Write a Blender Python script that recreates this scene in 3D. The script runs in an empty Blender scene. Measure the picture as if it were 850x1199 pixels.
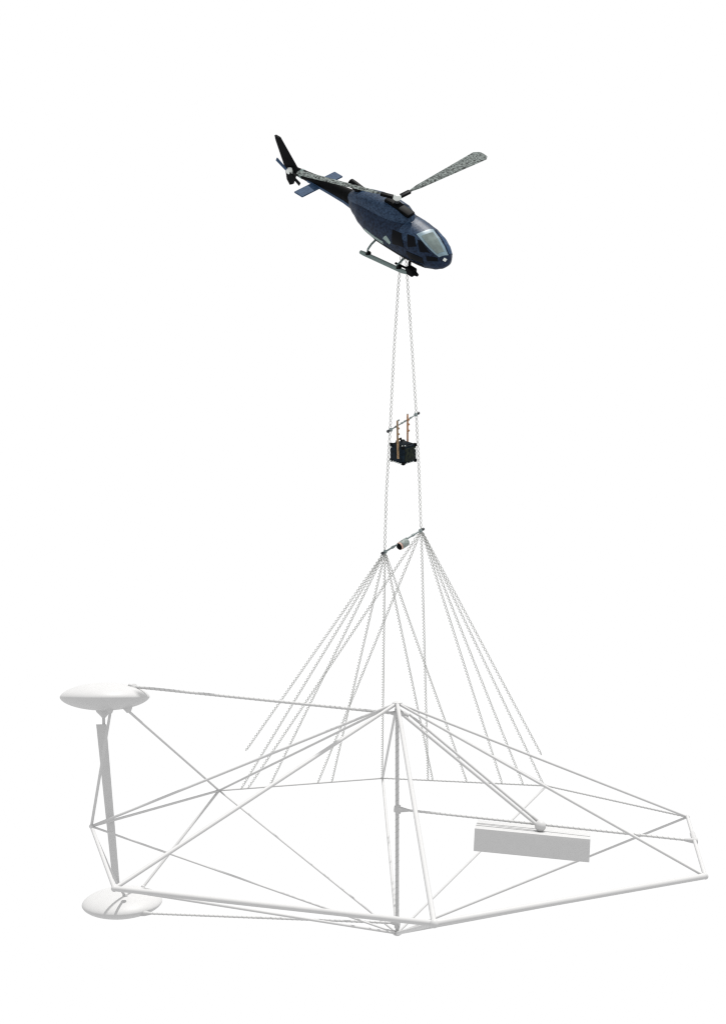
import bpy, bmesh, math, random
from mathutils import Vector, Matrix
random.seed(7)
scene = bpy.context.scene
# ------------------------------------------------------------------ camera
F_PX, CX, CY = 1400.0, 425.0, 599.5
YAW, PITCH, ROLL = -0.02594, -0.0486, -0.00675
CAM = Vector((0.0, -54.06170797, 11.46586512))
FW = Vector((math.sin(YAW)*math.cos(PITCH), math.cos(YAW)*math.cos(PITCH), -math.sin(PITCH)))
_r = Vector((math.cos(YAW), -math.sin(YAW), 0)); _u = _r.cross(FW)
RT = _r*math.cos(ROLL) + _u*math.sin(ROLL)
UP = -_r*math.sin(ROLL) + _u*math.cos(ROLL)
cd = bpy.data.cameras.new('camera'); cam = bpy.data.objects.new('camera', cd)
scene.collection.objects.link(cam); scene.camera = cam
cd.sensor_fit = 'HORIZONTAL'; cd.sensor_width = 36; cd.lens = F_PX/850*36
cd.clip_start = 0.5; cd.clip_end = 5000
M = Matrix((RT, UP, -FW)).transposed().to_4x4(); M.translation = CAM
cam.matrix_world = M
# ------------------------------------------------------------------ light
w = bpy.data.worlds.new('World'); scene.world = w; w.use_nodes = True
bg = w.node_tree.nodes['Background']
bg.inputs[0].default_value = (1, 1, 1, 1); bg.inputs[1].default_value = 1.0
w.cycles.sampling_method = 'NONE'
sl = bpy.data.lights.new('sun', 'SUN'); sl.energy = 3.7; sl.angle = math.radians(0.8)
sl.color = (1.0, 0.985, 0.96)
sun = bpy.data.objects.new('sun', sl); scene.collection.objects.link(sun)
SUN_DIR = Vector((0.24, 0.06, 1.0)).normalized()         # towards the sun: high, from the right
sun.rotation_euler = SUN_DIR.to_track_quat('Z', 'Y').to_euler(); sun.location = (0, 0, 60)
vs = scene.view_settings
vs.view_transform = 'Standard'; vs.look = 'None'; vs.exposure = 0; vs.gamma = 1; vs.use_curve_mapping = False
scene.cycles.max_bounces = 8
scene.cycles.use_denoising = False
scene.cycles.filter_width = 1.2

# ------------------------------------------------------------------ helpers
def ray(px, py): return FW + RT*((px-CX)/F_PX) + UP*((CY-py)/F_PX)
def on_plane(px, py, z=0.0):                              # a point of the level plane of the loop
    q = ray(px, py); return CAM + q*((z-CAM.z)/q.z)
def at(px, py, Y=0.0):                                    # a point of the upright plane at that distance
    q = ray(px, py); return CAM + q*((Y-CAM.y)/q.y)
def at_depth(px, py, Z): return CAM + ray(px, py)*Z
PX = 54.5/1400

def material(name, col, rough=0.5, metal=0.0, spec=0.3, noise=0.0, nscale=6.0, bump=0.0, col2=None):
    m = bpy.data.materials.new(name); m.use_nodes = True
    nt = m.node_tree; b = nt.nodes['Principled BSDF']
    b.inputs['Roughness'].default_value = rough; b.inputs['Metallic'].default_value = metal
    b.inputs['Specular IOR Level'].default_value = spec
    b.inputs['Base Color'].default_value = (*col, 1)
    if noise or col2:
        tc = nt.nodes.new('ShaderNodeTexCoord'); n = nt.nodes.new('ShaderNodeTexNoise')
        n.inputs['Scale'].default_value = nscale; n.inputs['Detail'].default_value = 5
        nt.links.new(tc.outputs['Object'], n.inputs['Vector'])
        r = nt.nodes.new('ShaderNodeValToRGB')
        c2 = col2 or tuple(min(1, c*(1+noise)) for c in col); c1 = col if col2 else tuple(c*(1-noise) for c in col)
        r.color_ramp.elements[0].position = .35; r.color_ramp.elements[1].position = .65
        r.color_ramp.elements[0].color = (*c1, 1); r.color_ramp.elements[1].color = (*c2, 1)
        nt.links.new(n.outputs['Fac'], r.inputs['Fac']); nt.links.new(r.outputs['Color'], b.inputs['Base Color'])
        if bump:
            bp = nt.nodes.new('ShaderNodeBump'); bp.inputs['Strength'].default_value = bump; bp.inputs['Distance'].default_value = .02
            nt.links.new(n.outputs['Fac'], bp.inputs['Height']); nt.links.new(bp.outputs['Normal'], b.inputs['Normal'])
    return m
MAT = dict(
    shell=material('pale_composite', (.462, .462, .462), .5, noise=.01, nscale=3),
    cord=material('grey_cord', (.36, .365, .35), .8, spec=.1, noise=.12, nscale=9),
    joint=material('grey_joint', (.42, .42, .42), .55, noise=.03, nscale=8),
    navy=material('navy_paint', (.0035, .007, .017), .42, spec=.10, col2=(.012, .024, .050), nscale=8, bump=.25),
    blue=material('blue_paint', (.009, .019, .040), .40, spec=.10, col2=(.028, .052, .094), nscale=11, bump=.3),
    slate=material('slate_blue_paint_and_reflection', (.024, .050, .098), .5, spec=.08, noise=.22, nscale=9),  # paint of small parts, also the painted reflection on the port windscreen
    black=material('black_paint', (.0012, .0015, .002), .5, spec=.04, noise=.5, nscale=7),
    teal=material('grey_teal_metal', (.105, .145, .14), .45, spec=.3, noise=.2, nscale=14),
    pale=material('pale_teal_paint', (.17, .23, .22), .4, spec=.3, noise=.3, nscale=10),
    glass=material('tinted_glass', (.0015, .002, .0035), .10, spec=.07),
    screen=material('windscreen_reflection', (.11, .145, .14), .16, spec=.6, noise=.16, nscale=5),  # opaque; the light reflected in the windscreen is put into this pale colour
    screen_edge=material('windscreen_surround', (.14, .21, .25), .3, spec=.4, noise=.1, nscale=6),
    white=material('white_metal', (.55, .58, .56), .35, spec=.5),
    blade=material('blade_grey', (.006, .007, .007), .6, spec=.05, nscale=11, col2=(.20, .23, .22)),
    strap=material('tan_strap', (.25, .17, .10), .8, spec=.1, noise=.35, nscale=14),
    strap2=material('orange_strap', (.32, .17, .09), .8, spec=.1, noise=.35, nscale=14),
    pack=material('black_case', (.005, .010, .016), .6, spec=.06, noise=.6, nscale=6),
    pack_side=material('mottled_black_case', (.004, .006, .009), .6, spec=.06, nscale=7, col2=(.020, .025, .016)),
    steel=material('blue_grey_steel', (.15, .185, .185), .4, spec=.4, noise=.3, nscale=14),
    dark_steel=material('dark_steel', (.03, .035, .04), .45, spec=.3),
    can_grey=material('grey_can', (.17, .20, .19), .5, spec=.3, noise=.3, nscale=12),
    pink=material('pinkish_label', (.36, .25, .21), .6, noise=.2, nscale=8),
)

class MB:
    def __init__(s): s.v = []; s.f = []
    def add(s, vs, fs):
        o = len(s.v); s.v += [Vector(v) for v in vs]; s.f += [tuple(i+o for i in f) for f in fs]; return s
    def grid(s, rows, closed=True, caps=True):
        n = len(rows[0]); vs = [p for r in rows for p in r]; fs = []
        for i in range(len(rows)-1):
            for j in range(n if closed else n-1):
                k = (j+1) % n; fs.append((i*n+j, i*n+k, (i+1)*n+k, (i+1)*n+j))
        if closed and caps:
            fs.append(tuple(reversed(range(n)))); fs.append(tuple((len(rows)-1)*n+j for j in range(n)))
        return s.add(vs, fs)
    def tube(s, pts, rad, n=12, caps=True):
        pts = [Vector(p) for p in pts]
        if not hasattr(rad, '__len__'): rad = [rad]*len(pts)
        t0 = (pts[1]-pts[0]).normalized()
        a = t0.orthogonal().normalized(); rows = []
        for i, p in enumerate(pts):
            t = (pts[min(i+1, len(pts)-1)] - pts[max(i-1, 0)]).normalized()
            a = (a - t*a.dot(t)).normalized(); b = t.cross(a)
            rows.append([p + (a*math.cos(q)+b*math.sin(q))*rad[i] for q in (2*math.pi*k/n for k in range(n))])
        return s.grid(rows, True, caps)
    def lathe(s, c, prof, axis=Vector((0, 0, 1)), n=48):   # prof: (radius, height)
        axis = axis.normalized(); a = axis.orthogonal().normalized(); b = axis.cross(a)
        return s.grid([[c + axis*h + (a*math.cos(2*math.pi*k/n)+b*math.sin(2*math.pi*k/n))*max(r, 1e-4) for k in range(n)] for r, h in prof])
    def ball(s, c, r, n=20, sq=1.0):
        return s.lathe(Vector(c), [(r*math.sin(math.pi*i/12), -r*sq*math.cos(math.pi*i/12)) for i in range(13)], n=n)
    def box(s, c, sx, sy, sz, R=None, bev=0.0):
        bm = bmesh.new(); bmesh.ops.create_cube(bm, size=1)
        bmesh.ops.scale(bm, vec=(sx, sy, sz), verts=bm.verts)
        if bev: bmesh.ops.bevel(bm, geom=bm.edges[:], offset=bev, segments=2, affect='EDGES', profile=.6)
        if R is not None: bmesh.ops.transform(bm, matrix=R, verts=bm.verts)
        bmesh.ops.translate(bm, vec=Vector(c), verts=bm.verts)
        bm.verts.index_update()
        s.add([v.co.copy() for v in bm.verts], [tuple(v.index for v in f.verts) for f in bm.faces]); bm.free(); return s
    def build(s, name, mat, parent=None, smooth=True, base=None):
        me = bpy.data.meshes.new(name); base = Vector(base) if base is not None else Vector()
        if parent is not None and parent.get('_o') is None: base = Vector()
        me.from_pydata([tuple(v-base) for v in s.v], [], s.f)
        me.materials.append(MAT[mat]); o = bpy.data.objects.new(name, me)
        scene.collection.objects.link(o); o.location = base
        bm = bmesh.new(); bm.from_mesh(me); bmesh.ops.recalc_face_normals(bm, faces=bm.faces)
        bm.to_mesh(me); bm.free()
        if smooth:
            for p in me.polygons: p.use_smooth = True
            me.set_sharp_from_angle(angle=math.radians(38))
        if parent is not None:
            o.parent = parent; o.matrix_parent_inverse = OWN[parent.name].inverted() if parent.name in OWN else Matrix()
        return o
OWN = {}
def empty(name, loc, label, cat, group=None):
    o = bpy.data.objects.new(name, None); scene.collection.objects.link(o); o.location = loc
    o['label'] = label; o['category'] = cat
    if group: o['group'] = group
    OWN[o.name] = Matrix.Translation(Vector(loc)); return o
def tag(o, label, cat, group=None):
    o['label'] = label; o['category'] = cat
    if group: o['group'] = group
    return o

# ================================================================== the loop frame
V = dict(A=(107, 968), B=(134, 1041), S=(508.2, 1082), D=(825.5, 1026.5), E=(804.8, 957), F=(640, 920.5), G=(448, 911.5), H=(256.5, 926))
V = {k: on_plane(*p) for k, p in V.items()}
T = at(465, 823.5, 0); C = at(465, 1093.5, 0)
frame = empty('antenna_frame', C, 'huge pale grey eight-sided frame of thin tubes hanging below all the ropes', 'antenna frame')

def rod(name, a, b, width, mat='shell', parent=frame, r2=None, cord=0):
    width = width*1.04+.15
    """tube of a width given in picture pixels at the middle of the frame"""
    r = width*PX/2; n = 14
    o = MB().tube([a, b], [r, (r2*PX/2 if r2 else r)], n=14).build(name, mat, parent)
    if cord:                                             # a thin line laid round the tube in long turns
        d = b-a; L = d.length; t = d.normalized(); p = t.orthogonal().normalized(); q = t.cross(p)
        turns = L/(cord*PX); k = max(8, int(turns*8)); pts = []
        rr = r + .10*PX
        for i in range(k+1):
            w_ = 2*math.pi*turns*i/k
            pts.append(a + d*(i/k) + (p*math.cos(w_)+q*math.sin(w_))*rr)
        MB().tube(pts, .22*PX, n=4).build('wound_line', 'cord', o)
    return o
for a, b, wd, cd_ in (('G', 'F', 1.9, 6), ('F', 'E', 2.0, 6), ('E', 'D', 3.6, 0), ('D', 'S', 5.2, 0), ('S', 'B', 4.6, 0), ('B', 'A', 3.6, 0), ('A', 'H', 2.8, 0), ('H', 'G', 2.3, 0)):
    rod('rim_tube', V[a], V[b], wd, cord=cd_)
for k, wd, cd_ in (('A', 2.7, 0), ('B', 3.8, 0), ('S', 4.4, 0), ('D', 2.8, 0), ('E', 2.6, 0), ('F', 2.2, 0), ('G', 2.8, 0), ('H', 2.6, 0)):
    rod('upper_stay', T, V[k], wd, cord=cd_)
for k, wd, cd_ in (('A', 2.1, 0), ('B', 2.6, 0), ('S', 3.6, 0), ('D', 3.0, 0), ('E', 2.4, 0), ('F', 2.3, 0), ('G', 3.2, 0), ('H', 2.1, 0)):
    rod('lower_stay', C, V[k], wd, cord=cd_)
mast = rod('mast', T, C, 4.0, 'joint', cord=7)
for k in 'ABSDEFGH':
    r = {'A': 2.7, 'B': 3.2, 'S': 4.0, 'D': 3.3, 'E': 2.8}.get(k, 1.6)*PX
    MB().ball(V[k], r*.95).build('corner_joint', 'shell', frame)
MB().lathe(T, [(0, 2.6*PX), (3.2*PX, 2.0*PX), (5.6*PX, 0.6*PX), (5.6*PX, -.6*PX), (3*PX, -2.2*PX), (0, -2.3*PX)], n=24).build('mast_cap', 'shell', frame)
MB().lathe(C, [(0, 2.2*PX), (4.0*PX, 1.2*PX), (5.2*PX, 0), (4.6*PX, -1.2*PX), (2.6*PX, -2.4*PX), (0, -2.5*PX)], n=24).build('mast_foot', 'shell', frame)

def fitting(a, b, r1, r2, parent, name='cone_fitting', mat='joint'):
    return MB().tube([a, a+(b-a)*.3, b], [r1*PX, r1*PX*.95, r2*PX], n=18).build(name, mat, parent)
def lerp(a, b, t): return a + (b-a)*t
def along(a, b, px): return a + (b-a).normalized()*(px*PX)

# tail: fin plate between two flattened sensor discs, standing at the rim between A and H
YT = 1.5
UD = at(123, 816.3, YT-.2); LD = at(143.2, 1057.3, YT+2.5)
def disc(c, r, top, bot, tilt, label):
    ax = Vector((tilt[0], tilt[1], 1))
    prof = []
    N = 40
    for i in range(N+1):
        t = -math.pi/2 + math.pi*i/N
        rr = math.cos(t); h = math.copysign(max(0, 1-rr*rr)**.58, t)
        prof.append((r*rr, (top if h > 0 else bot)*h))
    o = MB().lathe(c, prof, ax, n=96).build('sensor_disc', 'shell', frame); o['label'] = label
    return o
ud = disc(UD, 52.3*PX, 17.0*PX, 16.0*PX, (0, .085), 'upper of the two pale discs on the tail')
ld = disc(LD, 48.8*PX, 15.5*PX, 14.5*PX, (0, -.045), 'lower of the two pale discs on the tail')
# bosses under the upper disc
hub = at(121.5, 833, YT)
MB().tube([at(121, 826, YT), at(121.5, 833.5, YT), at(121.5, 838.5, YT), at(121.3, 841, YT)], [11*PX, 8.5*PX, 4.0*PX, 1.8*PX], n=28).build('boss', 'shell', ud)
MB().tube([at(149, 826, YT-.6), at(151, 834.5, YT-.6)], [7.5*PX, 2.4*PX], n=20).build('boss', 'shell', ud)
MB().tube([at(129, 826, YT-1), at(129.2, 835.5, YT-1)], [5.5*PX, 2.2*PX], n=20).build('boss', 'shell', ud)
fin_dir = (at(124.5, 848, YT) - at(112.5, 848, YT)).normalized()
fy = Vector((0, 1, 0))
fin = MB(); outline = [(112.6, 848.5), (124.6, 848.3), (139.2, 1024.5), (137.5, 1030), (131.5, 1030)]
fr = [at(x, y, YT-.05) for x, y in outline]; bk = [at(x, y, YT+.12) for x, y in outline]
n = len(fr); fin.add(fr+bk, [tuple(range(n)), tuple(reversed(range(n, 2*n)))] + [(i, n+i, n+(i+1) % n, (i+1) % n) for i in range(n)])
fin.build('tail_fin', 'shell', frame, smooth=False)
MB().tube([at(121.2, 838, YT+.03), at(121.6, 852, YT+.03)], 1.7*PX, n=12).build('fin_pin', 'shell', frame)
MB().tube([at(137.2, 1026, YT+.03), at(138.6, 1037, YT+.03), at(145, 1047.5, YT+1.2)], [2.2*PX, 1.7*PX, 1.6*PX], n=12).build('fin_pin', 'joint', frame)
# braces of the tail
rod('tail_brace', V['H'], at(150.5, 833, YT-.6), 2.6)
rod('tail_brace', V['A'], at(129.2, 834, YT-1), 3.0)
rod('tail_brace', V['A'], at(136.5, 1035, YT-.3), 2.0)
hb = at(167.5, 1039, YT+3.5)
rod('tail_brace', V['H'], hb, 3.2)
MB().ball(hb, 2.6*PX).build('clamp', 'shell', ld)
MB().lathe(at(146.5, 1048, YT+1.3), [(0, 1.2*PX), (2.6*PX, .8*PX), (3.2*PX, -.6*PX), (3.2*PX, -2.2*PX), (0, -2.2*PX)], n=18).build('clamp', 'joint', ld)
# upper tail boom
a, b = at(466, 836, 0), at(153, 804, YT-.4)
bm_ = rod('upper_boom', a, b, 3.0, cord=6)
fitting(along(a, b, 0), along(a, b, 9), 3.4, 1.5, bm_); fitting(at(150, 802.5, YT-.5), along(b, a, 8), 2.2, 1.5, bm_)
MB().lathe(at(157, 805, YT-.45), [(0, 2.6*PX), (4*PX, 1.4*PX), (5*PX, -1*PX), (4.2*PX, -3.0*PX)], fy*-1+Vector((.6, 0, .5)), n=20).build('clamp', 'joint', ud)
# lower tail boom
a, b = at(465, 1081.5, 0), at(171, 1070, YT+1.2)
bm_ = rod('lower_boom', a, b, 2.3, cord=6)
fitting(along(a, b, -3), along(a, b, 7), 3.8, 1.4, bm_); fitting(along(b, a, -6), along(b, a, 7), 3.6, 1.3, bm_)
MB().tube([at(465, 1076, 0), at(465, 1087, 0)], 3.2*PX, n=18).build('collar', 'joint', mast)
# forward boom
PE = on_plane(812.5, 985); a = at(466, 948, 0); b = PE
bm_ = rod('forward_boom', a, b, 2.4, cord=6)
fitting(along(a, b, -4), along(a, b, 13), 3.9, 1.4, bm_)
fitting(along(b, a, -4), along(b, a, 10), 3.2, 1.6, bm_)
MB().tube([lerp(V['E'], V['D'], .33), lerp(V['E'], V['D'], .45)], 2.9*PX, n=18).build('collar', 'joint', frame)
MB().tube([at(466, 943, 0), at(466, 953, 0)], 3.0*PX, n=18).build('collar', 'joint', mast)
BALL = lerp(a, b, (632.3-466)/(812.5-466)); BALL = at(632.6, 967.5, BALL.y-.15)
MB().ball(BALL, 6.3*PX).build('ball_joint', 'shell', bm_)
p1, p2 = at(473, 838.5, -.15), at(479, 836.5, .25)
s1 = rod('box_strut', p1, at(630, 967.5, BALL.y-.05), 3.2)
s2 = rod('box_strut', p2, at(629.5, 961.8, BALL.y+.45), 2.8)
e = at(629.5, 961.8, BALL.y+.45); fitting(along(e, p2, 0), along(e, p2, 8), 2.0, 1.7, s2)
MB().tube([at(466, 831, 0), at(466, 841, 0)], 3.6*PX, n=18).build('collar', 'joint', mast)
fitting(at(469, 835, -.1), at(478.5, 838.5, -.1), 3.4, 2.4, s1)

# the transmitter box slung under the forward boom
ZB = (BALL-CAM).dot(FW) + .75
lf = at_depth(555.8, 970.3, ZB-.9); rf = at_depth(691.2, 983.3, ZB-1.75)
ex = rf-lf; L = ex.length; ex.normalize()
ey = Vector((.17, 1, 0)); ey = (ey-ex*ey.dot(ex)).normalized(); ez = ex.cross(ey)
R = Matrix((ex, ey, ez)).transposed().to_4x4(); hgt, dep = 25.5*PX*.985, 1.75
mid = (lf+rf)/2 + ey*dep/2 - ez*hgt/2
bx = MB().box((0, 0, 0), L, dep, hgt, R, .02).build('equipment_box', 'shell')
bx.location = mid
tag(bx, 'long plain pale grey box under the ball joint inside the right half of the frame', 'equipment box')

# ================================================================== ropes
def rope(name, pts, label, cat, group, width=3.0, pitch=10.6, strand=.36):
    """two strands laid open round each other; widths in picture pixels"""
    pts = [Vector(p) for p in pts]; base = pts[-1]
    seg = [(pts[i+1]-pts[i]).length for i in range(len(pts)-1)]; tot = sum(seg)
    ph0 = random.random()*6.3
    m = MB(); step = pitch*PX/9; k = int(tot/step)
    cl = []
    for i in range(k+1):
        s = tot*i/k; j = 0
        while j < len(seg)-1 and s > seg[j]: s -= seg[j]; j += 1
        cl.append((lerp(pts[j], pts[j+1], s/seg[j]), (pts[j+1]-pts[j]).normalized(), tot*i/k))
    ref = Vector((0.3, -1, 0.1))
    for sg in (0, math.pi):
        P = []
        for c, t, s in cl:
            p = (ref - t*ref.dot(t)).normalized(); q = t.cross(p)
            wob = .25*math.sin(s*1.7+ph0)
            a_ = 2*math.pi*s/(pitch*PX)+sg+ph0+wob
            rr = (width/2-strand*.5)*PX*min(1, (s/(5*PX))+.05, (tot-s)/(5*PX)+.05)
            P.append(c + (p*math.cos(a_)+q*math.sin(a_))*rr)
        m.tube(P, strand*PX, n=5)
    o = m.build(name, 'cord', base=base)
    return tag(o, label, cat, group)
def bar_pts(l, r, Y, dy):  # near end left, far end right
    return at(l[0], l[1], Y-dy), at(r[0], r[1], Y+dy)
YB = 0.0
LB, RB = bar_pts((450.3, 646.5), (493, 621), YB, .75)
LU, RU = bar_pts((456.8, 503.5), (487.5, 485), YB, .55)
LS, RS = at(466.5, 334, YB-.15), at(477.5, 334, YB+.15)
HL, HR = at(470.5, 292, YB-.1), at(474.8, 292, YB+.1)
rope('hoist_rope', [HL, LS, at(462, 400, YB-.3), LU, at(452.5, 575, YB-.7), LB], 'left long pale rope from the helicopter to the lower spreader bar', 'rope', 'hoist ropes under the helicopter')
rope('hoist_rope', [HR, RS, at(482, 400, YB+.3), RU, at(491, 560, YB+.7), RB], 'right long pale rope from the helicopter to the lower spreader bar', 'rope', 'hoist ropes under the helicopter')
def rim_hit(px0, py0, px1, py1):
    """where the line of sight of a rope reaches the far rim of the loop"""
    best = None
    for a_, b_ in (('A', 'H'), ('H', 'G'), ('G', 'F'), ('F', 'E')):
        pa = {'A': (107, 968), 'H': (256.5, 926), 'G': (448, 911.5), 'F': (640, 920.5), 'E': (804.8, 957)}
        (x1, y1), (x2, y2) = pa[a_], pa[b_]
        dx, dy = px1-px0, py1-py0; ex, ey = x2-x1, y2-y1
        den = dx*ey-dy*ex
        # solve p0 + t d = p1 + u e
        t = ((x1-px0)*ey-(y1-py0)*ex)/den; u = ((x1-px0)*dy-(y1-py0)*dx)/den
        if 0 <= u <= 1: best = on_plane(px0+dx*t, py0+dy*t)
    return best
slings = [
    ('L', (292, 873), 'outermost left sling rope, ending loose above the back left corner'),
    ('L', (293, 906), 'second from the left of the sling ropes under the left end of the bar'),
    ('R', (294.5, 917), 'flatter of the two ropes crossing left from the right end of the lower bar'),
    ('L', (317.5, 916.5), 'third from the left of the sling ropes under the left end of the bar'),
    ('R', (372, 917), 'steeper of the two ropes crossing left from the right end of the lower bar'),
    ('L', (388, 917), 'fourth from the left of the sling ropes under the left end of the bar'),
    ('L', (447, 917), 'upright sling rope under the left end of the lower bar'),
    ('R', (501, 918), 'upright sling rope under the right end of the lower bar'),
    ('L', (507, 917), 'less slanted of the two ropes crossing right from the left end of the lower bar'),
    ('L', (546.7, 917), 'more slanted of the two ropes crossing right from the left end of the lower bar'),
    ('R', (587, 916), 'innermost of the four ropes slanting right from the right end of the bar'),
    ('R', (611.7, 917.5), 'second innermost of the four ropes slanting right from the right end of the bar'),
    ('R', (631.4, 909.5), 'second outermost of the four ropes slanting right from the right end of the bar'),
    ('R', (631.4, 879.8), 'outermost right sling rope, ending loose above the back right rim'),
]
for side, e, lab in slings:
    s = LB if side == 'L' else RB; sp = (450.3, 646.5) if side == 'L' else (493, 621)
    hit = rim_hit(*sp, *e)
    if e[1] < 880:                                       # the two outermost ropes end short of the rim
        f_ = (Vector(e)-Vector(sp)).length/((Vector((((hit-CAM).dot(RT)/(hit-CAM).dot(FW))*F_PX+CX, CY-((hit-CAM).dot(UP)/(hit-CAM).dot(FW))*F_PX))-Vector(sp)).length)
        hit = lerp(s, hit, f_)
    rope('sling_rope', [s, hit], lab, 'sling rope', 'sling ropes fanning out from the lower spreader bar', width=3.0, pitch=10.6, strand=.36)

# ------------------------------------------------------------------ spreader bars and what hangs from them
def spreader(l, r, label, thin, mat):
    o = empty('spreader_bar', (l+r)/2, label, 'spreader bar', 'spreader bars on the hoist ropes')
    d = (r-l).normalized()
    m = MB(); N = 9
    pts = [lerp(l, r, i/N) for i in range(N+1)]
    m.tube(pts, thin*PX, n=10)
    for i in (2, 4, 5, 7): m.tube([lerp(l, r, (i-.25)/N), lerp(l, r, (i+.25)/N)], thin*PX*1.55, n=10)
    m.build('bar', mat, o)
    for p, sg in ((l, -1), (r, 1)):
        c = MB(); c.lathe(p - d*sg*1.0*PX, [(0, -2.2*PX), (1.6*PX, -2.0*PX), (2.4*PX, 0), (1.6*PX, 2.0*PX), (0, 2.2*PX)], n=16)
        cl_ = c.build('rope_clamp', 'steel', o)
        k = MB(); q = p + d*sg*3.4*PX
        k.tube([p + d*sg*.5*PX, q], .8*PX, n=8); k.lathe(q, [(0, -1.7*PX), (1.6*PX, -1.3*PX), (1.9*PX, 0), (1.5*PX, 1.4*PX), (0, 1.6*PX)], d, n=12)
        k.build('end_knob', 'dark_steel', cl_)
    return o
spreader(LU, RU, 'upper short blue-grey spreader bar above the hanging black case', .75, 'steel')
lowbar = spreader(LB, RB, 'lower short blue-grey spreader bar where all the sling ropes meet', 1.0, 'steel')

# black case hung on two straps
case_c = at(472, 529.5, YB-.1)
case = empty('hanging_case', case_c - Vector((0, 0, 15*PX)), 'small black equipment case hung by straps below the upper spreader bar', 'equipment case')
Rz = Matrix.Rotation(math.radians(23), 4, 'X') @ Matrix.Rotation(math.radians(43), 4, 'Z')
HX, HY, HZ = 10.6, 11.2, 10.6
MB().box(case_c, 2*HX*PX, 2*HY*PX, 2*HZ*PX, Rz, .06).build('case_body', 'pack', case)
r3 = Rz.to_3x3()
def cpt(x, y, z): return case_c + r3 @ Vector((x*PX, y*PX, z*PX))
MB().box(cpt(0, -HY-.2, 0), 16*PX, .8*PX, 16*PX, Rz, .015).build('side_panel', 'pack_side', case)
MB().box(cpt(-HX-.2, 0, 0), .8*PX, 17*PX, 16*PX, Rz, .015).build('side_panel', 'pack', case)
MB().box(cpt(0, 0, HZ+.2), 16*PX, 17*PX, .8*PX, Rz, .015).build('lid', 'pack', case)
for x in (-1, 1):
    for y in (-1, 1):
        for z in (-1, 1):
            MB().box(cpt(x*(HX-1.2), y*(HY-1.2), z*(HZ-1.2)), 3.6*PX, 3.6*PX, 3.6*PX, Rz, .02).build('corner_block', 'black', case)
for i in range(5):
    MB().ball(cpt(-HX-.9, HY-2.0-i*4.4, -HZ+.9), 1.05*PX, n=10).build('rivet', 'white', case)
for x, z in ((-5, -HZ+1.2), (0, -HZ+1.0), (4.5, -HZ+1.0), (7.6, 5.5), (9.0, .5), (9.0, -3.5)):
    MB().ball(cpt(x, -HY-.9, z), .95*PX, n=10).build('rivet', 'white', case)
for p in ((-HX-.3, HY-3, 7), (-HX+1.5, -HY+1.5, 1), (-HX+2.5, -HY+4, HZ), (-HX+5.5, -HY+2.5, HZ)):
    MB().ball(cpt(*p), .9*PX, n=10).build('rivet', 'white', case)
h = MB(); h.tube([cpt(-7, 4, HZ), cpt(-6.5, 4, HZ+3.5), cpt(3, 7, HZ+4.2), cpt(4.5, 7.5, HZ)], 1.1*PX, n=8); h.build('handle', 'black', case)
def strap(top, bottom, mat, ends):
    m = MB(); d = bottom-top; N = 12
    m.tube([top, bottom], 1.05*PX, n=8)
    for t in ends: m.ball(lerp(top, bottom, t)+Vector((.9*PX, -.02, 0)), 1.7*PX, n=10, sq=.8)
    return m.build('strap', mat, case)
t1 = strap(at(465.2, 492.5, YB-.3), at(465.5, 518, YB-.45), 'strap', (.36, .62, .85))
t2 = strap(at(477.2, 486, YB+.15), at(477.2, 519, YB+.1), 'strap2', (.16, .33, .55))
MB().tube([at(464.9, 493.5, YB-.3), at(467.5, 491.3, YB-.3)], .9*PX, n=8).build('hook', 'steel', t1)
MB().tube([at(477.2, 487, YB+.15), at(477.2, 484.4, YB+.15)], .9*PX, n=8).build('hook', 'strap', t2)
fb = case_c + r3 @ Vector((0, 0, 0))
a_ = at(465.6, 515, YB-.66); b_ = at(466.3, 537, YB-.50)
m = MB(); m.tube([a_, b_], 1.45*PX, n=8); m.build('front_strap', 'strap', case)

# canister under the lower bar
d = (RB-LB).normalized(); mid_ = lerp(LB, RB, .5)
can = empty('canister', mid_, 'stubby grey canister with a dark and pinkish end clamped under the lower spreader bar', 'canister')
ca = mid_ + Vector((0, -.05, -3.6*PX)) - d*4.6*PX; cb = mid_ + Vector((0, .05, -3.2*PX)) + d*6.2*PX
MB().tube([ca, lerp(ca, cb, .1), lerp(ca, cb, .9), cb], [4.3*PX, 4.9*PX, 4.9*PX, 4.0*PX], n=20).build('can_body', 'can_grey', can)
MB().tube([ca-d*2.4*PX, ca], [4.4*PX, 4.7*PX], n=20).build('end_ring', 'pink', can)
MB().tube([ca-d*4.0*PX, ca-d*2.4*PX], [2.6*PX, 4.2*PX], n=20).build('end_cap', 'black', can)
for t in (-.7, 1.3):
    MB().box(lerp(ca, cb, .5)+d*t*3.8*PX+Vector((0, 0, 3.6*PX)), 2.2*PX, 3.5*PX, 3.2*PX, None, .02).build('clamp', 'steel', can)

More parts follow.
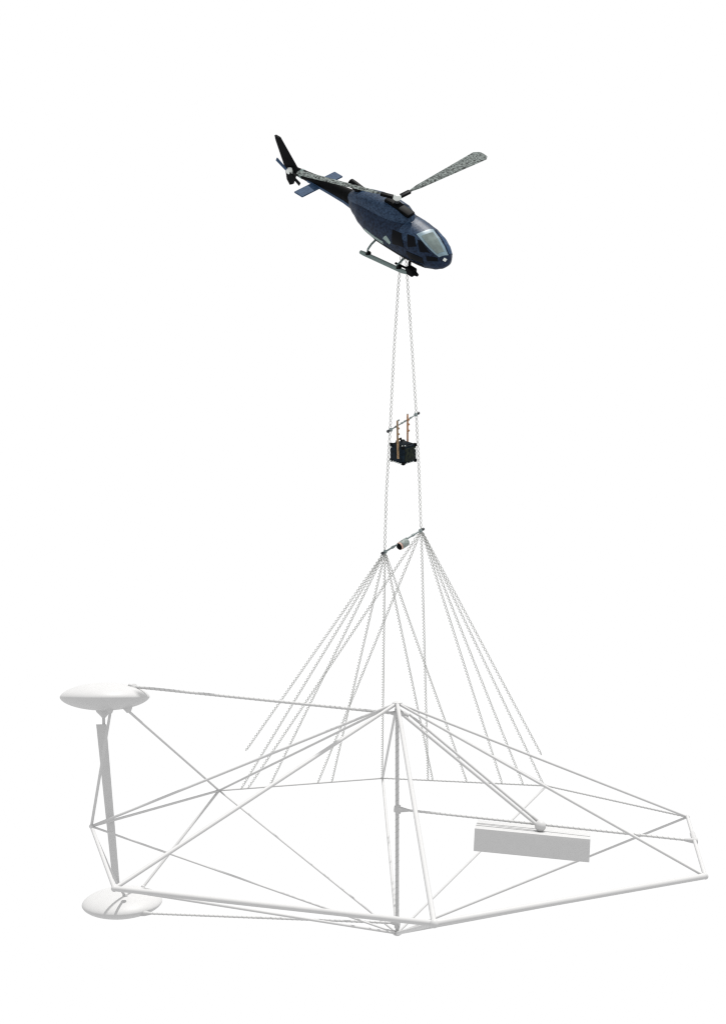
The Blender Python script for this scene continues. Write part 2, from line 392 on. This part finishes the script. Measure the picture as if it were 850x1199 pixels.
# ================================================================== helicopter
S_PX = 25.5
hubp = at(465, 231.2, -1.7); vdir = (CAM-hubp).normalized()
hr = (RT - vdir*RT.dot(vdir)).normalized(); hu = vdir.cross(hr)
def axis_from(dx, dy, dep): return (hr*dx - hu*dy + vdir*dep)/S_PX
fx = axis_from(18.4, 10.2, 14.6).normalized()
sx = axis_from(-17.6, 9.2, 16.0); sx = (sx - fx*sx.dot(fx)).normalized()      # starboard
py_ = -sx; uz = fx.cross(py_).normalized()
HM = (Matrix((fx, py_, uz)).transposed() * .968).to_4x4(); HM.translation = hubp
heli = empty('helicopter', (0, 0, 0), 'dark blue and black helicopter flying nose down with a rope load below it', 'helicopter')
heli.location = (0, 0, 0); heli.matrix_world = HM; OWN.pop('helicopter', None)
def hb_(mb, name, mat, parent=None, smooth=True, label=None):
    if not name.startswith('rotor_blade'):
        for v in mb.v:
            if v.x < -2.6: v.x = -2.6+(v.x+2.6)*1.085
    o = mb.build(name, mat, None, smooth)
    o.parent = parent if parent is not None else heli
    if label: o['label'] = label
    return o
def X3(x, y, z): return Vector((x, y, z))                 # y > 0 port, y < 0 starboard
# fuselage pod: (x, half width, z bottom, z top)
SEC = [(3.46, .02, -1.80, -1.74), (3.40, .22, -1.98, -1.56), (3.24, .42, -2.14, -1.40), (2.95, .62, -2.29, -1.21), (2.5, .80, -2.40, -1.02), (1.9, .91, -2.46, -.86),
       (1.2, .94, -2.50, -.76), (.4, .94, -2.50, -.72), (-.5, .93, -2.48, -.72), (-1.2, .88, -2.38, -.74), (-1.8, .76, -2.20, -.80), (-2.3, .58, -1.98, -.90), (-2.75, .40, -1.80, -1.0)]
def sec(x):
    for i in range(len(SEC)-1):
        a, b = SEC[i], SEC[i+1]
        if a[0] >= x >= b[0]:
            t = (a[0]-x)/(a[0]-b[0])
            def cr(k):
                p0 = SEC[max(i-1, 0)][k]; p1 = a[k]; p2 = b[k]; p3 = SEC[min(i+2, len(SEC)-1)][k]
                return p1+(p2-p1)*(t*.6+.4*t*t*(3-2*t)) 
            return cr(1), cr(2), cr(3)
    return SEC[-1][1:]
def fpt(x, th, off=0.0):                                   # th from straight up towards starboard
    hw, zb, zt = sec(x); zc = (zb+zt)/2; hh = (zt-zb)/2; e = .78
    s, c = math.sin(th), math.cos(th)
    return X3(x, -(hw+off)*math.copysign(abs(s)**e, s), zc + (hh+off)*math.copysign(abs(c)**e, c))
m = MB(); rows = []
for i in range(61):
    x = 3.46 - 6.21*(i/60)**1.25
    rows.append([fpt(x, 2*math.pi*k/48) for k in range(48)])
m.grid(rows)
fus = hb_(m, 'fuselage', 'navy')
def patch(q, name, mat, off=.015, parent=None, nx=10, ny=8, thick=.03, label=None):
    """panel bent to the fuselage; q = four corners as (x, theta in degrees)"""
    m = MB(); rows = []
    for i in range(nx+1):
        r = []
        for j in range(ny+1):
            u, v_ = i/nx, j/ny
            x = (1-u)*((1-v_)*q[0][0]+v_*q[3][0]) + u*((1-v_)*q[1][0]+v_*q[2][0])
            th = (1-u)*((1-v_)*q[0][1]+v_*q[3][1]) + u*((1-v_)*q[1][1]+v_*q[2][1])
            r.append((x, math.radians(th)))
        rows.append(r)
    o1 = [[fpt(x, t, off) for x, t in r] for r in rows]; o2 = [[fpt(x, t, off-thick) for x, t in r] for r in rows]
    loop = [(a[:], b[:]) for a, b in zip(o1, o2)]
    m.grid([r+list(reversed(s)) for r, s in loop], True, True)
    return hb_(m, name, mat, parent or fus, label=label)
patch([(2.05, 0), (2.05, 62), (.9, 70), (.9, 0)], 'roof_panel', 'blue', .012)
patch([(2.05, -62), (2.05, 0), (.9, 0), (.9, -70)], 'roof_panel', 'blue', .012)
patch([(3.25, -72), (3.29, -12), (2.08, -29), (2.0, -60)], 'windscreen', 'slate', .02, label='port half of the windscreen, blue reflection put in as colour')  # sky reflection painted on as an opaque blue panel
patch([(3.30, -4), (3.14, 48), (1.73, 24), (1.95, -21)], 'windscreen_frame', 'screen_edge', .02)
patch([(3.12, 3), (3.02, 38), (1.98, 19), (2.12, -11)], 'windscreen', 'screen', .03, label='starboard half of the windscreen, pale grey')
for sg in (1, -1):
    for q in ([(.58, 56), (1.12, 50), (1.45, 86), (.72, 92)], [(1.39, 42), (1.77, 34), (2.08, 60), (1.68, 78)], [(1.97, 37), (2.20, 33), (2.74, 53), (2.34, 70)]):
        patch([(x, t*sg) for x, t in q], 'side_window', 'glass', .02)
patch([(2.65, 74), (3.11, 55), (3.16, 76), (2.74, 90)], 'chin_window', 'glass', .02)
patch([(1.60, 90), (2.51, 86), (2.60, 102), (1.78, 106)], 'door_window', 'glass', .02)
patch([(.30, 84), (.62, 92), (.55, 99), (.10, 93)], 'stripe', 'pale', .015)
patch([(.1, 104), (.1, 116), (-1.2, 116), (-1.2, 104)], 'stripe', 'pale', .015)
patch([(3.385, 24), (3.385, 62), (3.30, 56), (3.30, 28)], 'landing_light', 'white', .02)
patch([(2.5, 112), (2.5, 150), (-.6, 150), (-.6, 120)], 'lower_panel', 'black', .012)
# engine cowling
CS = [(1.05, .12, -1.0, -.74), (.85, .42, -1.1, -.52), (.3, .62, -1.2, -.36), (-.5, .68, -1.3, -.32), (-1.3, .66, -1.5, -.40), (-2.0, .58, -1.6, -.56), (-2.6, .46, -1.7, -.80), (-2.85, .34, -1.6, -.95)]
m = MB(); rows = []
for x, hw, zb, zt in CS:
    zc, hh = (zb+zt)/2, (zt-zb)/2
    rows.append([X3(x, -hw*math.copysign(abs(math.sin(t))**.7, math.sin(t)), zc+hh*math.copysign(abs(math.cos(t))**.7, math.cos(t))) for t in (2*math.pi*k/40 for k in range(40))])
m.grid(rows); cow = hb_(m, 'engine_cowling', 'blue')
m = MB().box((.22, -.05, -.35), 1.55, .46, .18, Matrix.Rotation(math.radians(6), 4, 'Y'), .06); hb_(m, 'intake', 'black', cow)
m = MB().tube([X3(-2.3, 0, -.72), X3(-2.75, 0, -.62), X3(-3.0, 0, -.60)], [.22, .2, .2], n=20); hb_(m, 'exhaust', 'black', cow)
# rotor mast and hub
m = MB().lathe(X3(0, 0, -.5), [(.0, 0), (.26, 0), (.24, .12), (.12, .2), (.1, .5), (0, .5)], n=24); mst = hb_(m, 'rotor_mast', 'dark_steel')
m = MB().lathe(X3(0, 0, -.36), [(.0, -.06), (.22, -.05), (.26, 0), (.2, .07), (0, .08)], n=24); hb_(m, 'swashplate', 'white', mst)
hubo = hb_(MB().lathe(X3(0, 0, 0), [(0, -.11), (.13, -.10), (.20, -.02), (.18, .08), (.10, .16), (0, .17)], n=28), 'rotor_hub', 'white')
def blade(dirv, L, chord, mat='blade', taper=0):
    d = Vector(dirv).normalized(); c = Vector((-d.y, d.x, 0)); up = Vector((0, 0, 1)); m = MB(); rows = []
    for t, w_ in ((.10, .30), (.16, .55), (.24, .95), (.4, 1.0), (.6, 1.04), (.8, 1.08), (.96, 1.1), (1.0, .7)):
        p = d*L*t + up*(.02+.03*t); ww = chord*w_*(1-taper+taper*t*1.35)
        prof = [(-.5, 0), (-.3, .05), (0, .07), (.25, .06), (.5, 0), (.25, -.04), (0, -.05), (-.3, -.04)]
        rows.append([p + c*a*ww + up*b*chord*1.0 for a, b in prof])
    m.grid(rows); b = hb_(m, 'rotor_blade', mat, hubo)
    k = MB().box(d*.50, .62, .20, .14, Matrix.Rotation(math.atan2(d.y, d.x), 4, 'Z'), .03); hb_(k, 'blade_grip', 'black', b)
    return b
blade((.03, 1.0, 0), 5.75, .66, taper=.7)                    # to port
blade((-.918, -.396, 0), 5.0, .36, taper=.3)       # swept back beside the boom
# tail boom
m = MB(); rows = []
for x, r, z in ((-2.2, .50, -1.38), (-2.6, .46, -1.40), (-3.2, .38, -1.43), (-4.2, .32, -1.50), (-5.2, .27, -1.58), (-6.2, .22, -1.68), (-6.9, .19, -1.76), (-7.25, .12, -1.80)):
    rows.append([X3(x, -r*.9*math.sin(t), z+r*1.05*math.cos(t)) for t in (2*math.pi*k/28 for k in range(28))])
m.grid(rows); boom = hb_(m, 'tail_boom', 'black')
m = MB(); rows = []                                # slate-blue strip along the lower side of the boom
for x, r, z in ((-2.6, .47, -1.40), (-3.2, .39, -1.43), (-4.2, .33, -1.50), (-5.2, .28, -1.58), (-5.6, .262, -1.62)):
    rows.append([X3(x, -(r+.012)*.9*math.sin(t), z+(r+.012)*1.05*math.cos(t)) for t in [math.radians(a) for a in range(98, 136, 4)]] +
                [X3(x, -(r-.02)*.9*math.sin(t), z+(r-.02)*1.05*math.cos(t)) for t in [math.radians(a) for a in range(134, 97, -4)]])
m.grid(rows); hb_(m, 'stripe', 'slate', boom)
m = MB(); rows = []
for x in (-6.02, -6.18):
    rows.append([X3(x, -.225*math.sin(t), -1.67+.245*math.cos(t)) for t in (2*math.pi*k/28 for k in range(28))])
m.grid(rows); hb_(m, 'band', 'teal', boom)
def slab(pts, thick, axis, name, mat, parent=None, bev=.02):
    a = Vector(axis)*thick/2; n = len(pts); m = MB()
    m.add([Vector(p)+a for p in pts]+[Vector(p)-a for p in pts], [tuple(range(n)), tuple(reversed(range(n, 2*n)))]+[(i, n+i, n+(i+1) % n, (i+1) % n) for i in range(n)])
    return hb_(m, name, mat, parent, smooth=False)
slab([(-6.45, 0, -1.55), (-7.62, 0, -.38), (-7.92, 0, -.38), (-7.85, 0, -.62), (-7.3, 0, -1.75)], .12, (0, 1, 0), 'upper_fin', 'black')
slab([(-6.5, 0, -1.8), (-7.25, 0, -1.8), (-7.15, 0, -2.45), (-6.95, 0, -2.68), (-6.75, 0, -2.55)], .1, (0, 1, 0), 'lower_fin', 'black')
slab([(-4.78, 1.35, -1.72), (-4.78, -1.35, -1.72), (-5.30, -1.35, -1.72), (-5.30, 1.35, -1.72)], .07, (0, 0, 1), 'stabilizer', 'slate')
tr = hb_(MB().lathe(X3(-6.75, -.22, -1.72), [(0, -.16), (.13, -.14), (.17, 0), (.12, .14), (0, .16)], Vector((0, -1, 0)), n=18), 'tail_rotor', 'white')
for sgn, L_, mat in ((1, .85, 'slate'), (-1, .85, 'black')):
    dd = Vector((-.92, 0, .39))*sgn; nn = Vector((.39, 0, .92))
    c = X3(-6.75, -.33, -1.72); m = MB()
    q = [c+dd*.1+nn*.07, c+dd*L_+nn*.1, c+dd*L_-nn*.1, c+dd*.1-nn*.07]
    o_ = Vector((0, .02, 0)); m.add([p+o_ for p in q]+[p-o_ for p in q], [(0, 1, 2, 3), (7, 6, 5, 4)]+[(i, 4+i, 4+(i+1) % 4, (i+1) % 4) for i in range(4)])
    hb_(m, 'tail_rotor_blade', mat, tr, smooth=False)
# landing gear
gear = bpy.data.objects.new('landing_gear', None)
for side in (-1, 1):
    y = 1.10*side; zs = -3.02
    zk = lambda x: zs + (x+1)*.13
    m = MB().tube([X3(-1.15, y, zk(-1.15)), X3(-.9, y, zk(-.9)), X3(1.6, y, zk(1.6)), X3(1.92, y, zk(1.9)+.06)], [.09, .11, .11, .09], n=14)
    sk = hb_(m, 'skid', 'teal')
    for x, t in ((-.75, 'black'), (1.25, 'black')):
        hb_(MB().tube([X3(x, y, zk(x)-.02), X3(x+.18, y, zk(x)+.2)], .10, n=10), 'saddle', t, sk)
for x, mt in ((-.72, 'teal'), (1.2, 'teal')):
    ze = -3.02+(x+1)*.13
    pts = [X3(x, 1.10, ze), X3(x, 1.04, ze*.35-2.5*.65), X3(x, .82, -2.50), X3(x, .5, -2.38), X3(x, 0, -2.34), X3(x, -.5, -2.38), X3(x, -.82, -2.50), X3(x, -1.04, ze*.35-2.5*.65), X3(x, -1.10, ze)]
    hb_(MB().tube(pts, .05, n=10), 'cross_tube', mt)
# camera and step on the starboard skid
st = hb_(MB().tube([X3(1.0, -.95, -2.62), X3(1.95, -.95, -2.50)], .055, n=10), 'step_bar', 'black')
m = MB().box((2.02, -.98, -2.50), .46, .34, .36, None, .06); m.tube([X3(2.2, -.98, -2.5), X3(2.45, -.98, -2.52)], [.13, .07], n=12); m.box((1.88, -.95, -2.24), .12, .1, .35, None, .02)
hb_(m, 'lamp_pod', 'black')
bpy.data.objects.remove(gear)
bpy.context.view_layer.update()
